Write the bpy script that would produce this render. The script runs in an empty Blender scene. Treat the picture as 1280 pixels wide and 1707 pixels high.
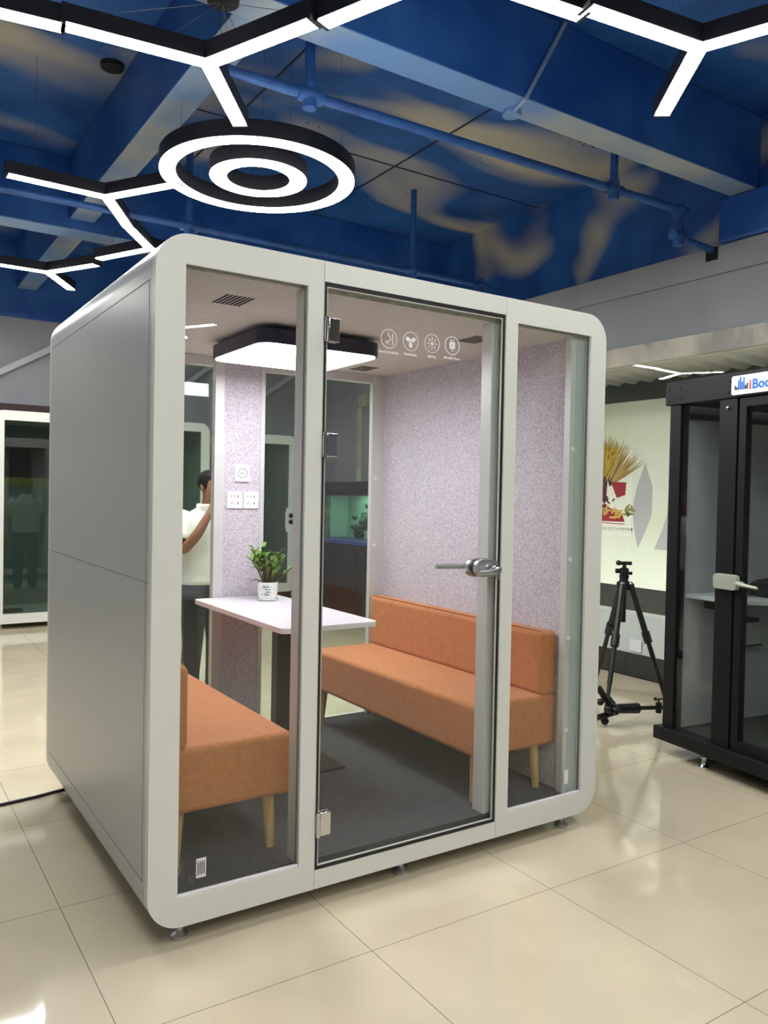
import bpy, bmesh, math, random
from mathutils import Vector, Matrix
from mathutils.geometry import tessellate_polygon
random.seed(7)
S = bpy.context.scene
COL = S.collection
PI = math.pi

# ------------------------------------------------------------------ materials
def lin(c):
    r = []
    for v in c:
        v /= 255.0
        r.append(v/12.92 if v <= .04045 else ((v+.055)/1.055)**2.4)
    return (*r, 1.0)

def mat(name, c, rough=.5, metal=0, c2=None, scale=20, stretch=None, detail=4, lo=.4, hi=.6, bump=0, bscale=None, spec=.5, coat=0, sheen=0):
    m = bpy.data.materials.new(name); m.use_nodes = True
    nt = m.node_tree; b = nt.nodes['Principled BSDF']
    b.inputs['Base Color'].default_value = lin(c)
    b.inputs['Roughness'].default_value = rough
    b.inputs['Metallic'].default_value = metal
    b.inputs['Specular IOR Level'].default_value = spec
    b.inputs['Coat Weight'].default_value = coat
    b.inputs['Sheen Weight'].default_value = sheen
    if c2 or bump:
        tc = nt.nodes.new('ShaderNodeTexCoord'); mp = nt.nodes.new('ShaderNodeMapping')
        nt.links.new(tc.outputs['Object'], mp.inputs[0])
        if stretch: mp.inputs['Scale'].default_value = stretch
        n = nt.nodes.new('ShaderNodeTexNoise'); n.inputs['Scale'].default_value = scale; n.inputs['Detail'].default_value = detail
        nt.links.new(mp.outputs[0], n.inputs['Vector'])
        if c2:
            r = nt.nodes.new('ShaderNodeValToRGB')
            r.color_ramp.elements[0].position = lo; r.color_ramp.elements[0].color = lin(c)
            r.color_ramp.elements[1].position = hi; r.color_ramp.elements[1].color = lin(c2)
            nt.links.new(n.outputs['Fac'], r.inputs[0]); nt.links.new(r.outputs[0], b.inputs['Base Color'])
        if bump:
            if bscale:
                n2 = nt.nodes.new('ShaderNodeTexNoise'); n2.inputs['Scale'].default_value = bscale; n2.inputs['Detail'].default_value = 3
                nt.links.new(mp.outputs[0], n2.inputs['Vector']); n = n2
            bp = nt.nodes.new('ShaderNodeBump'); bp.inputs['Strength'].default_value = bump; bp.inputs['Distance'].default_value = .01
            nt.links.new(n.outputs['Fac'], bp.inputs['Height']); nt.links.new(bp.outputs[0], b.inputs['Normal'])
    return m

def emis(name, c, s):
    m = bpy.data.materials.new(name); m.use_nodes = True
    nt = m.node_tree; nt.nodes.clear()
    o = nt.nodes.new('ShaderNodeOutputMaterial'); e = nt.nodes.new('ShaderNodeEmission')
    e.inputs[0].default_value = lin(c); e.inputs[1].default_value = s
    nt.links.new(e.outputs[0], o.inputs[0]); return m

def glass(name, tint=(249, 252, 250), refl=1.0, ior=1.5):
    m = bpy.data.materials.new(name); m.use_nodes = True
    nt = m.node_tree; nt.nodes.clear()
    o = nt.nodes.new('ShaderNodeOutputMaterial'); t = nt.nodes.new('ShaderNodeBsdfTransparent'); g = nt.nodes.new('ShaderNodeBsdfGlossy')
    f = nt.nodes.new('ShaderNodeLayerWeight'); pw = nt.nodes.new('ShaderNodeMath'); ma = nt.nodes.new('ShaderNodeMath'); mx = nt.nodes.new('ShaderNodeMixShader'); mu = nt.nodes.new('ShaderNodeMath')
    mu.operation = 'MULTIPLY'; mu.inputs[1].default_value = refl
    f.inputs[0].default_value = .5; pw.operation = 'POWER'; pw.inputs[1].default_value = 5; ma.operation = 'MULTIPLY_ADD'; ma.inputs[1].default_value = .96; ma.inputs[2].default_value = .04
    t.inputs[0].default_value = lin(tint); g.inputs['Roughness'].default_value = 0.0
    nt.links.new(f.outputs['Facing'], pw.inputs[0]); nt.links.new(pw.outputs[0], ma.inputs[0]); nt.links.new(ma.outputs[0], mu.inputs[0]); nt.links.new(mu.outputs[0], mx.inputs[0])
    nt.links.new(t.outputs[0], mx.inputs[1]); nt.links.new(g.outputs[0], mx.inputs[2]); nt.links.new(mx.outputs[0], o.inputs[0])
    return m

LAMP = 34.0
M = {}
M['white'] = mat('white_paint', (222, 224, 219), .32, spec=.45)
M['side'] = mat('shaded_white_paint', (182, 186, 187), .3, spec=.5)  # white pod paint, darkened to carry the shade on its sides
M['seam'] = mat('seam_grey', (120, 124, 124), .6)
M['alu'] = mat('satin_aluminium', (208, 208, 206), .4, .1)
M['felt'] = mat('grey_felt', (168, 161, 170), .95, c2=(222, 215, 224), scale=150, detail=5, lo=.34, hi=.66, bump=.15, sheen=.2)
M['ceilfab'] = mat('grey_woven_ceiling', (186, 182, 176), .95, c2=(218, 214, 208), scale=60, stretch=(1, 7, 1), lo=.35, hi=.65)
M['carpet'] = mat('charcoal_carpet', (54, 54, 60), 1, c2=(84, 84, 92), scale=180, detail=6, lo=.35, hi=.7, bump=.4)
M['glass'] = glass('clear_glass')
M['glass_dark'] = glass('smoked_glass', (205, 214, 210))
M['glass_win'] = glass('window_glass', (250, 252, 250), 1.3)
M['gasket'] = mat('black_gasket', (24, 22, 24), .5)
M['chrome'] = mat('chrome', (210, 212, 214), .08, 1)
M['steel'] = mat('brushed_steel', (190, 192, 194), .28, .9)
M['slot'] = mat('dark_slot', (48, 40, 38), .8)
M['print'] = mat('white_print', (236, 236, 236), .6)
M['lampblack'] = mat('lamp_black', (30, 29, 36), .45)
M['lampnavy'] = mat('lamp_navy', (36, 36, 60), .35)
M['led'] = emis('led_diffuser', (253, 253, 248), LAMP)
M['podled'] = emis('pod_led_diffuser', (252, 246, 255), 10.5)
M['orange'] = mat('orange_fabric', (182, 112, 64), .85, c2=(196, 125, 76), scale=40, detail=8, lo=.3, hi=.7, bump=.12, bscale=320, sheen=.15)
M['orangepipe'] = mat('orange_piping', (176, 104, 58), .8)
M['wood'] = mat('pale_wood', (196, 158, 104), .5, c2=(214, 180, 128), scale=9, stretch=(6, 6, .6))
M['table'] = mat('white_laminate', (236, 230, 236), .3)
M['darkmetal'] = mat('dark_brown_metal', (46, 38, 38), .4, .3)
M['socket'] = mat('socket_white', (240, 236, 242), .35)
M['socketline'] = mat('socket_grey', (96, 92, 98), .6)
M['leaf'] = mat('leaf_green', (52, 96, 30), .4, c2=(136, 172, 76), scale=18, lo=.35, hi=.7)
M['leafdark'] = mat('leaf_dark', (74, 78, 34), .5, c2=(110, 96, 52), scale=14)
M['soil'] = mat('soil', (50, 40, 32), .9)
M['porcelain'] = mat('porcelain', (240, 240, 240), .15)
M['potprint'] = mat('teal_print', (40, 92, 80), .4)
M['black'] = mat('black_metal', (20, 20, 25), .45, spec=.3)
M['blackmatt'] = mat('black_rubber', (14, 14, 15), .7)
M['tripod'] = mat('tripod_black', (16, 15, 20), .4)
M['podgrey'] = mat('pod_grey_felt', (172, 174, 180), .9, c2=(184, 186, 192), scale=80)
M['teal'] = mat('dark_teal_floor', (34, 50, 54), .45)
M['desk'] = mat('desk_white', (206, 208, 214), .35)
M['sign'] = mat('sign_white', (226, 230, 240), .3)
M['blue'] = mat('sign_blue', (20, 110, 205), .4)
M['red'] = mat('sign_red', (200, 40, 60), .4)
M['ink'] = mat('sign_ink', (20, 20, 30), .4)
M['frost'] = mat('lock_silver', (186, 192, 178), .3, .3)
M['interior'] = mat('pod_dark_interior', (128, 140, 136), .9)
M['skin'] = mat('skin', (150, 98, 76), .55)
M['hair'] = mat('black_hair', (10, 9, 9), .8, spec=.2)
M['shirt'] = mat('white_cotton', (226, 226, 220), .85, bump=.3, scale=14)
M['trouser'] = mat('black_trousers', (20, 20, 24), .8)
M['pink'] = mat('pink_carton', (226, 170, 190), .6)
M['wallgrey'] = mat('grey_white_wall', (152, 153, 158), .7, c2=(142, 143, 149), scale=1.2)
M['concrete'] = mat('plaster_grey', (150, 146, 138), .45, c2=(192, 186, 170), scale=3, stretch=(1, 1, .6), lo=.4, hi=.6)
M['corr'] = mat('corrugated_metal', (170, 166, 156), .4, .3)
M['board'] = mat('cream_white_board', (232, 234, 222), .5, c2=(226, 230, 206), scale=1.5)
M['decal'] = mat('grey_decal', (186, 184, 188), .5)
M['paper'] = mat('poster_paper', (240, 238, 228), .5)
M['wheat1'] = mat('wheat_yellow', (206, 170, 50), .6)
M['wheat2'] = mat('wheat_tan', (196, 160, 96), .6)
M['wheat3'] = mat('wheat_brown', (160, 128, 66), .6)
M['ribbon'] = mat('poster_red', (160, 28, 44), .5)
M['ribbon2'] = mat('poster_maroon', (92, 24, 34), .5)
M['gold'] = mat('poster_gold', (220, 182, 90), .5)
M['olive'] = mat('poster_olive', (150, 146, 80), .5)
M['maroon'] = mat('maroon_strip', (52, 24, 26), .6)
M['mint'] = mat('mint_panel', (166, 192, 180), .4)
M['water'] = glass('green_water_glass', (216, 230, 220), .6)
M['rock'] = mat('tank_rock', (50, 70, 60), .8, c2=(80, 104, 84), scale=12)
M['tankblue'] = mat('blue_trim', (44, 62, 140), .4)
M['pipeblue'] = mat('pipe_blue_paint', (44, 92, 160), .4, c2=(36, 76, 140), scale=6)
M['cable'] = mat('black_cable', (18, 14, 16), .5)
M['wire'] = mat('steel_wire', (120, 124, 130), .4, .8)
M['hole'] = mat('hole_black', (10, 10, 12), .9)
M['wash'] = mat('bag_black', (16, 16, 18), .6, bump=.5, scale=30)
M['trimgrey'] = mat('trim_light_grey', (178, 180, 188), .6)
M['panelglass'] = mat('white_low_panel', (222, 224, 230), .4)

def sky_mural():
    m = bpy.data.materials.new('blue_sky_mural'); m.use_nodes = True
    nt = m.node_tree; b = nt.nodes['Principled BSDF']; b.inputs['Roughness'].default_value = .42
    b.inputs['Specular IOR Level'].default_value = .4
    N = nt.nodes.new; L = nt.links.new
    tc = N('ShaderNodeTexCoord'); mp = N('ShaderNodeMapping'); mp.inputs['Scale'].default_value = (.55, 1.0, 1.0); mp.inputs['Location'].default_value = (.35, .2, .1)
    n = N('ShaderNodeTexNoise'); n.inputs['Scale'].default_value = .95; n.inputs['Detail'].default_value = 1.6; n.inputs['Distortion'].default_value = .7
    r = N('ShaderNodeValToRGB'); e = r.color_ramp.elements
    e[0].position = .50; e[0].color = lin((24, 84, 168)); e[1].position = .66; e[1].color = lin((188, 178, 158))
    n2 = N('ShaderNodeTexNoise'); n2.inputs['Scale'].default_value = 2.2; n2.inputs['Detail'].default_value = 5
    r2 = N('ShaderNodeValToRGB'); r2.color_ramp.elements[0].position = .3; r2.color_ramp.elements[1].position = .75
    r2.color_ramp.elements[0].color = lin((24, 66, 132)); r2.color_ramp.elements[1].color = lin((52, 104, 174))
    mx = N('ShaderNodeMix'); mx.data_type = 'RGBA'; mx.inputs[0].default_value = .5
    # flecks of peeled dark plaster
    v = N('ShaderNodeTexNoise'); v.inputs['Scale'].default_value = 26; v.inputs['Detail'].default_value = 8
    vm = N('ShaderNodeTexNoise'); vm.inputs['Scale'].default_value = .9
    ad = N('ShaderNodeMath'); ad.operation = 'MULTIPLY'
    gt = N('ShaderNodeMath'); gt.operation = 'GREATER_THAN'; gt.inputs[1].default_value = .425
    m2 = N('ShaderNodeMix'); m2.data_type = 'RGBA'; m2.inputs[7].default_value = lin((22, 34, 62))
    L(tc.outputs['Object'], mp.inputs[0]); L(mp.outputs[0], n.inputs['Vector']); L(n.outputs['Fac'], r.inputs[0])
    for q in (n2, v, vm): L(tc.outputs['Object'], q.inputs['Vector'])
    L(n2.outputs['Fac'], r2.inputs[0])
    ramp = N('ShaderNodeMapRange'); ramp.inputs[1].default_value = .50; ramp.inputs[2].default_value = .66
    L(n.outputs['Fac'], ramp.inputs[0]); L(ramp.outputs[0], mx.inputs[0])
    L(r2.outputs[0], mx.inputs[6]); mx.inputs[7].default_value = lin((176, 170, 156))
    L(v.outputs['Fac'], ad.inputs[0]); L(vm.outputs['Fac'], ad.inputs[1]); L(ad.outputs[0], gt.inputs[0])
    L(gt.outputs[0], m2.inputs[0]); L(mx.outputs[2], m2.inputs[6]); L(m2.outputs[2], b.inputs['Base Color'])
    return m
M['sky'] = sky_mural()
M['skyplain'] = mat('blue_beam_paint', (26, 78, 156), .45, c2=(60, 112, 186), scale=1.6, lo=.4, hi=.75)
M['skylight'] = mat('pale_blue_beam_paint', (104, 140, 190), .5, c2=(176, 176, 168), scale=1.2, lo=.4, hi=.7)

def floor_mat():
    m = bpy.data.materials.new('polished_beige_tile'); m.use_nodes = True
    nt = m.node_tree; b = nt.nodes['Principled BSDF']
    N = nt.nodes.new; L = nt.links.new
    tc = N('ShaderNodeTexCoord'); mp = N('ShaderNodeMapping')
    mp.inputs['Location'].default_value = (.166, .332, 0)
    br = N('ShaderNodeTexBrick'); br.offset = 0; br.inputs['Scale'].default_value = 1
    br.inputs['Brick Width'].default_value = .8; br.inputs['Row Height'].default_value = .8
    br.inputs['Mortar Size'].default_value = .0016; br.inputs['Mortar Smooth'].default_value = .1
    br.inputs['Color1'].default_value = lin((217, 204, 178)); br.inputs['Color2'].default_value = lin((212, 199, 173)); br.inputs['Mortar'].default_value = lin((140, 128, 108))
    n = N('ShaderNodeTexNoise'); n.inputs['Scale'].default_value = 2.2; n.inputs['Detail'].default_value = 6
    r = N('ShaderNodeValToRGB'); r.color_ramp.elements[0].color = (.88, .88, .88, 1); r.color_ramp.elements[1].color = (1.04, 1.04, 1.03, 1)
    r.color_ramp.elements[0].position = .3; r.color_ramp.elements[1].position = .7
    mx = N('ShaderNodeMix'); mx.data_type = 'RGBA'; mx.blend_type = 'MULTIPLY'; mx.inputs[0].default_value = 1
    L(tc.outputs['Object'], mp.inputs[0]); L(mp.outputs[0], br.inputs['Vector']); L(tc.outputs['Object'], n.inputs['Vector'])
    L(n.outputs['Fac'], r.inputs[0]); L(br.outputs['Color'], mx.inputs[6]); L(r.outputs[0], mx.inputs[7]); L(mx.outputs[2], b.inputs['Base Color'])
    b.inputs['Roughness'].default_value = .06; b.inputs['Specular IOR Level'].default_value = .55
    return m
M['tile'] = floor_mat()

# ------------------------------------------------------------------ mesh helpers
def zip_tris(loops):
    # triangles between an outer loop and one hole, walking both by angle about the hole's centre
    o, h = loops; n0 = len(o)
    cx = sum(p[0] for p in h)/len(h); cy = sum(p[1] for p in h)/len(h)
    def order(l, off):
        return sorted((math.atan2(p[1]-cy, p[0]-cx), i+off) for i, p in enumerate(l))
    A, Bq = order(o, 0), order(h, n0)
    ev = sorted([(a, i, 0) for a, i in A] + [(a, i, 1) for a, i in Bq])
    ca, cb = A[-1][1], Bq[-1][1]; T = []
    for a, i, k in ev:
        T.append((ca, i, cb) if k == 0 else (ca, cb, i))
        if k == 0: ca = i
        else: cb = i
    return T

class MB:
    def __init__(s): s.bm = bmesh.new(); s.mi = 0; s.holed = False
    def face(s, vs):
        try:
            f = s.bm.faces.new(vs); f.material_index = s.mi; return f
        except ValueError: pass
    def quad(s, pts): return s.face([s.bm.verts.new(p) for p in pts])
    def box(s, x0, x1, y0, y1, z0, z1, mtx=None):
        P = [Vector(p) for p in ((x0,y0,z0),(x1,y0,z0),(x1,y1,z0),(x0,y1,z0),(x0,y0,z1),(x1,y0,z1),(x1,y1,z1),(x0,y1,z1))]
        if mtx: P = [mtx @ p for p in P]
        v = [s.bm.verts.new(p) for p in P]
        for q in ((3,2,1,0),(4,5,6,7),(0,1,5,4),(1,2,6,5),(2,3,7,6),(3,0,4,7)): s.face([v[i] for i in q])
        return s
    def prism(s, outer, a, b, holes=(), fn=None):
        # outer/holes: 2D loops; fn(u,v,w) -> 3D ; extruded w from a to b
        fn = fn or (lambda u, v, w: (u, v, w))
        s.holed = s.holed or bool(holes)
        loops = [list(outer)] + [list(h) for h in holes]
        tris = zip_tris(loops) if len(loops) > 1 else tessellate_polygon([[Vector((p[0]*1000, p[1]*1000, 0)) for p in loops[0]]])
        flat = [p for l in loops for p in l]
        A = [s.bm.verts.new(fn(p[0], p[1], a)) for p in flat]; B = [s.bm.verts.new(fn(p[0], p[1], b)) for p in flat]
        for t in tris:
            s.face([A[i] for i in t]); s.face([B[i] for i in reversed(t)])
        k = 0
        for l in loops:
            n = len(l)
            for i in range(n):
                j = (i+1) % n; s.face([A[k+i], A[k+j], B[k+j], B[k+i]])
            k += n
        return s
    def tube(s, pts, r, n=8, cap=True):
        pts = [Vector(p) for p in pts]; rr = r if isinstance(r, (list, tuple)) else [r]*len(pts)
        rings = []; ref = None
        for i, p in enumerate(pts):
            t = (pts[min(i+1, len(pts)-1)] - pts[max(i-1, 0)]).normalized()
            if ref is None: ref = t.orthogonal().normalized()
            ref = (ref - t*ref.dot(t)).normalized(); w = t.cross(ref)
            rings.append([s.bm.verts.new(p + (ref*math.cos(2*PI*k/n) + w*math.sin(2*PI*k/n))*rr[i]) for k in range(n)])
        for a, b in zip(rings, rings[1:]):
            for k in range(n): s.face([a[k], a[(k+1) % n], b[(k+1) % n], b[k]])
        if cap: s.face(list(reversed(rings[0]))); s.face(rings[-1])
        return s
    def loft(s, rings, cap=True):
        # rings: list of (center, ux, uy) ellipse axes vectors
        n = 16; R = []
        for c, ux, uy in rings:
            c, ux, uy = Vector(c), Vector(ux), Vector(uy)
            R.append([s.bm.verts.new(c + ux*math.cos(2*PI*k/n) + uy*math.sin(2*PI*k/n)) for k in range(n)])
        for a, b in zip(R, R[1:]):
            for k in range(n): s.face([a[k], a[(k+1) % n], b[(k+1) % n], b[k]])
        if cap: s.face(list(reversed(R[0]))); s.face(R[-1])
        return s
    def lathe(s, prof, c=(0, 0, 0), n=32, axis='z', a0=0):
        c = Vector(c); R = []
        for r, h in prof:
            ring = []
            for k in range(n):
                u, v = r*math.cos(2*PI*k/n+a0), r*math.sin(2*PI*k/n+a0)
                ring.append(s.bm.verts.new(c + (Vector((u, v, h)) if axis == 'z' else Vector((u, h, v)) if axis == 'y' else Vector((h, u, v)))))
            R.append(ring)
        for a, b in zip(R, R[1:]):
            for k in range(n): s.face([a[k], a[(k+1) % n], b[(k+1) % n], b[k]])
        s.face(list(reversed(R[0]))); s.face(R[-1]); return s
    def ball(s, c, rx, ry=None, rz=None, seg=16, mtx=None):
        ry = ry or rx; rz = rz or rx
        mt = Matrix.Translation(Vector(c)) @ (mtx or Matrix.Identity(4)) @ Matrix.Diagonal((rx, ry, rz, 1))
        g = bmesh.ops.create_uvsphere(s.bm, u_segments=seg, v_segments=max(6, seg//2), radius=1, matrix=mt)
        for f in {f for v in g['verts'] for f in v.link_faces}: f.material_index = s.mi
        return s
    def text(s, body, size, fn, depth=.0006, align='CENTER', bold=0):
        cu = bpy.data.curves.new('t', 'FONT'); cu.body = body; cu.size = size; cu.align_x = align; cu.resolution_u = 3; cu.offset = bold
        o = bpy.data.objects.new('t', cu); COL.objects.link(o)
        dg = bpy.context.evaluated_depsgraph_get(); dg.update()
        me = bpy.data.meshes.new_from_object(o.evaluated_get(dg))
        for p in me.polygons: s.face([s.bm.verts.new(fn(me.vertices[i].co.x, me.vertices[i].co.y)) for i in p.vertices])
        bpy.data.objects.remove(o); bpy.data.curves.remove(cu); bpy.data.meshes.remove(me); return s
    def build(s, name, m, parent=None, smooth=None, bevel=0, seg=3, sub=0, solid=0):
        bmesh.ops.recalc_face_normals(s.bm, faces=s.bm.faces[:])
        me = bpy.data.meshes.new(name); s.bm.to_mesh(me); s.bm.free()
        for x in (m if isinstance(m, (list, tuple)) else [m]): me.materials.append(M[x] if isinstance(x, str) else x)
        o = bpy.data.objects.new(name, me); COL.objects.link(o)
        if parent is not None:
            o.parent = parent
            root = parent; t = Vector((0, 0, 0))
            while True:
                t += root.location
                if root.parent is None: break
                root = root.parent
            if not root.get('_local'):
                me.transform(Matrix.Translation(-t))
        if bevel and not s.holed:
            b = o.modifiers.new('bevel', 'BEVEL'); b.width = bevel; b.segments = seg; b.limit_method = 'ANGLE'; b.angle_limit = math.radians(40)
        if solid:
            b = o.modifiers.new('solid', 'SOLIDIFY'); b.thickness = solid
        if sub:
            b = o.modifiers.new('sub', 'SUBSURF'); b.levels = sub; b.render_levels = sub
        if smooth is None: smooth = bool(bevel or sub)
        if smooth:
            for p in me.polygons: p.use_smooth = True
            if not sub: me.set_sharp_from_angle(angle=math.radians(40))
        return o

def B(x0, x1, y0, y1, z0, z1): return MB().box(x0, x1, y0, y1, z0, z1)
def tag(o, label, cat, group=None):
    o['label'] = label; o['category'] = cat
    if group: o['group'] = group
    return o
def thing(name, label, cat, loc=(0, 0, 0), rz=0, group=None, local=False):
    o = bpy.data.objects.new(name, None); COL.objects.link(o); o.location = loc; o.rotation_euler = (0, 0, rz); o.empty_display_size = .1
    if local: o['_local'] = 1
    return tag(o, label, cat, group)
def struct(o): o['kind'] = 'structure'; return o
def copy_tree(o, parent=None):
    c = o.copy(); COL.objects.link(c)
    if parent is not None: c.parent = parent
    for ch in list(o.children): copy_tree(ch, c)
    return c
def rrect(x0, x1, y0, y1, r, n=8):
    P = []
    for cx, cy, a in ((x1-r, y1-r, 0), (x0+r, y1-r, 90), (x0+r, y0+r, 180), (x1-r, y0+r, 270)):
        for k in range(n+1):
            t = math.radians(a + 90*k/n); P.append((cx+r*math.cos(t), cy+r*math.sin(t)))
    return P
def rect(x0, x1, y0, y1): return [(x0, y0), (x1, y0), (x1, y1), (x0, y1)]
XZ = lambda u, v, w: (u, w, v)
YZ = lambda u, v, w: (w, u, v)

# ------------------------------------------------------------------ camera (fitted)
def cam():
    f, yaw, pitch, roll = 1339.4152, .5801, -.0209, .0194
    fw = Vector((math.sin(yaw)*math.cos(pitch), math.cos(yaw)*math.cos(pitch), math.sin(pitch)))
    r = Vector((math.cos(yaw), -math.sin(yaw), 0)); u = r.cross(fw)
    c, s = math.cos(roll), math.sin(roll); r2 = c*r + s*u; u2 = -s*r + c*u
    cd = bpy.data.cameras.new('camera'); co = bpy.data.objects.new('camera', cd); COL.objects.link(co)
    m = Matrix(((r2.x, u2.x, -fw.x, -.7716), (r2.y, u2.y, -fw.y, -2.4969), (r2.z, u2.z, -fw.z, 1.4812), (0, 0, 0, 1)))
    co.matrix_world = m; cd.sensor_width = 36; cd.sensor_fit = 'AUTO'; cd.lens = f*36/1707; cd.clip_start = .05
    S.camera = co
cam()

# ================================================================== SETTING
XW, YB, ZC = 4.66, 7.45, 4.26
XL, YF = -5.5, -9.0
struct(B(XL, 6.4, YF, YB, -.08, 0).build('floor', 'tile'))
struct(B(XL, XW+.3, YF, YB+.2, ZC, ZC+.1).build('ceiling', 'sky'))
struct(MB().box(XL-.1, XW+.2, YB, YB+.15, 0, 3.41).build('wall_back', 'wallgrey'))
struct(MB().box(XL-.1, XW+.2, YB, YB+.15, 3.41, ZC).build('wall_back_upper', 'skyplain'))
struct(MB().box(XL-.15, XL, YF, YB, 0, ZC).build('wall_left', 'wallgrey'))
struct(MB().box(XL-.1, XW+.2, YF-.15, YF, 0, ZC).build('wall_front', 'wallgrey'))
# right wall above the glazing
struct(MB().box(XW, XW+.2, YF, YB, 3.41, ZC).build('wall_right_upper', 'sky'))
struct(MB().box(XW, XW+.2, YF, YB, 2.77, 3.41).build('wall_right', 'wallgrey'))
struct(MB().box(XW-.03, XW, YF, YB, 3.195, 3.405).build('trim_1', 'wallgrey', bevel=.006))
struct(MB().box(XW-.015, XW+.2, YF, 6.43, 2.635, 2.77).build('trim_2', 'concrete'))
struct(MB().box(XW-.04, XW+.2, 6.43, YB, 0, 2.77).build('wall_right_end', 'wallgrey'))
struct(MB().box(XW-.06, XW, .72, 1.22, 3.41, 3.74).build('trim_3', 'skyplain', bevel=.02))
# ceiling beams
def beam(name, x0, x1, y0, y1, z0, z1):
    b = MB().box(x0, x1, y0, y1, z0, z1); o = b.build(name, ['skyplain', 'skylight'], bevel=.008, seg=2)
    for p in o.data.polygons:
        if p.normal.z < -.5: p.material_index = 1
    return struct(o)
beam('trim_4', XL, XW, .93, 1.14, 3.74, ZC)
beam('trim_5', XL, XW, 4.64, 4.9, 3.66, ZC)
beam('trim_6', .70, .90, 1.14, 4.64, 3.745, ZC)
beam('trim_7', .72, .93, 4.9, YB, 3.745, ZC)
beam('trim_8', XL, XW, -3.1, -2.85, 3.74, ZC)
# board joints on the ceiling
struct(MB().box(1.55, 1.565, 1.14, 4.64, ZC-.006, ZC).box(3.0, 3.015, 1.14, 4.64, ZC-.006, ZC).box(1.0, XW, 3.2, 3.212, ZC-.006, ZC).build('trim_9', 'lampnavy'))
# sloping bands and header on the back wall
for i, (xa, za, xb, zb) in enumerate(((-.35, 2.20, 1.6, 3.36), (1.9, 2.16, 3.4, 3.38), (3.3, 2.42, 4.6, 3.36))):
    struct(MB().prism([(xa, za), (xb, zb), (xb, zb+.075), (xa, za+.075)], YB-.09, YB-.001, fn=XZ).build('trim_%d' % (10+i), 'trimgrey'))
struct(B(-2.2, 1.25, YB-.06, YB-.001, 2.33, 2.43).build('trim_13', 'maroon'))

# glazed partition in the right wall
win = MB()
for y in (-3.2, 6.38): win.box(XW-.03, XW+.02, y, y+.05, 0, 2.64)
win.box(XW-.03, XW+.02, -3.2, 6.43, 2.612, 2.64)
win = struct(win.build('window_1', 'concrete'))
edges = [-3.15, -1.2, .75, 2.02, 3.9, 6.38]
for a, b in zip(edges, edges[1:]):
    B(XW-.008, XW, a+.004, b-.004, .012, 2.612).build('pane', 'glass_win', win)
struct(B(XW+.002, XW+.012, -3.2, 6.43, 0, .2).build('trim_14', 'black'))
struct(B(XW+.003, XW+.012, -3.2, 6.43, .2, .505).build('trim_15', 'panelglass'))
struct(B(XW+.001, XW+.16, -3.2, 6.43, .505, .53).build('trim_16', 'panelglass', bevel=.004))
# what stands behind the glass: black plinth, cream board, dark header, corrugated roof
struct(B(5.8, 5.95, -3.2, YB, 0, .602).build('baseboard_right', 'blackmatt'))
struct(B(5.8, 5.95, -3.2, YB, .602, 2.482).build('wall_corridor', 'board'))
struct(B(5.79, 5.95, -3.2, YB, 2.482, 2.72).build('trim_17', mat('dark_green_header', (70, 74, 64), .6)))
struct(B(4.9, 6.2, YF, -3.2, 0, 3.0).build('wall_corridor_front', 'wallgrey'))
struct(B(XW+.2, 6.4, YB-.001, YB+.1, 0, 3.0).build('wall_corridor_back', 'wallgrey'))
cb = MB(); n = 330; y0, y1 = -3.2, YB; rows = []
for i in range(n+1):
    y = y0 + (y1-y0)*i/n; dz = .018*math.sin(2*PI*y/.2)
    rows.append((cb.bm.verts.new((XW+.02, y, 2.735+dz)), cb.bm.verts.new((6.0, y, 2.66+dz))))
for a, b in zip(rows, rows[1:]): cb.face([a[0], a[1], b[1], b[0]])
struct(cb.build('ceiling_corridor', 'corr', smooth=True, solid=.004))

# ================================================================== WHITE MEETING POD
W, D, ZB, ZT = 2.0429, 1.6324, .07, 2.30
CX0, CX1, FZ, CZ = .102, 1.89, .165, 2.198          # inner faces
S1, S2 = .5965, 1.4464
pod = thing('meeting_pod', 'large white meeting pod with rounded corners, glass front and orange sofas inside', 'booth', (1.02, .8, 0))
R = .115
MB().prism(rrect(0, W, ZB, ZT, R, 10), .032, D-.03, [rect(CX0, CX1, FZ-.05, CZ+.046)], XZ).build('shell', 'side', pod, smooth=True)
# front face frame in three sections with hairline joints
def front(name, x0, x1, holes, y0, y1, par, rl=False, rr=False):
    P = []
    full = rrect(0, W, ZB, ZT, R, 10)
    if rl: loop = [(x1, ZT)] + [p for p in full if p[0] <= R+1e-6] + [(x1, ZB)]
    elif rr: loop = [(x0, ZB)] + [p for p in full[33:] if p[0] >= W-R-1e-6] + [p for p in full[:11]] + [(x0, ZT)]
    else: loop = rect(x0, x1, ZB, ZT)
    return MB().prism(loop, y0, y1, holes, XZ).build(name, 'white', par, bevel=.003, seg=2)
hl = rect(.0967, .5335, .1662, 2.2036); hd = rect(S1+.0005, 1.4438, .1364, 2.2283); hr = rect(1.5107, 1.9463, .1662, 2.2036)
front('front_frame', 0, S1-.0012, [hl], 0, .032, pod, rl=True)
front('front_frame', S1+.0005, S2-.0005, [rect(S1+.0015, 1.4438, .1364, 2.2283)], 0, .032, pod)
front('front_frame', S2+.0012, W, [hr], 0, .032, pod, rr=True)
MB().box(S1-.0012, S1+.0005, .004, .05, ZB, .136).box(S1-.0012, S1+.0005, .004, .05, 2.23, ZT-.001).box(S2-.0005, S2+.0012, .004, .05, ZB+.001, ZT-.001).build('joint', 'seam', pod)
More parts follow.
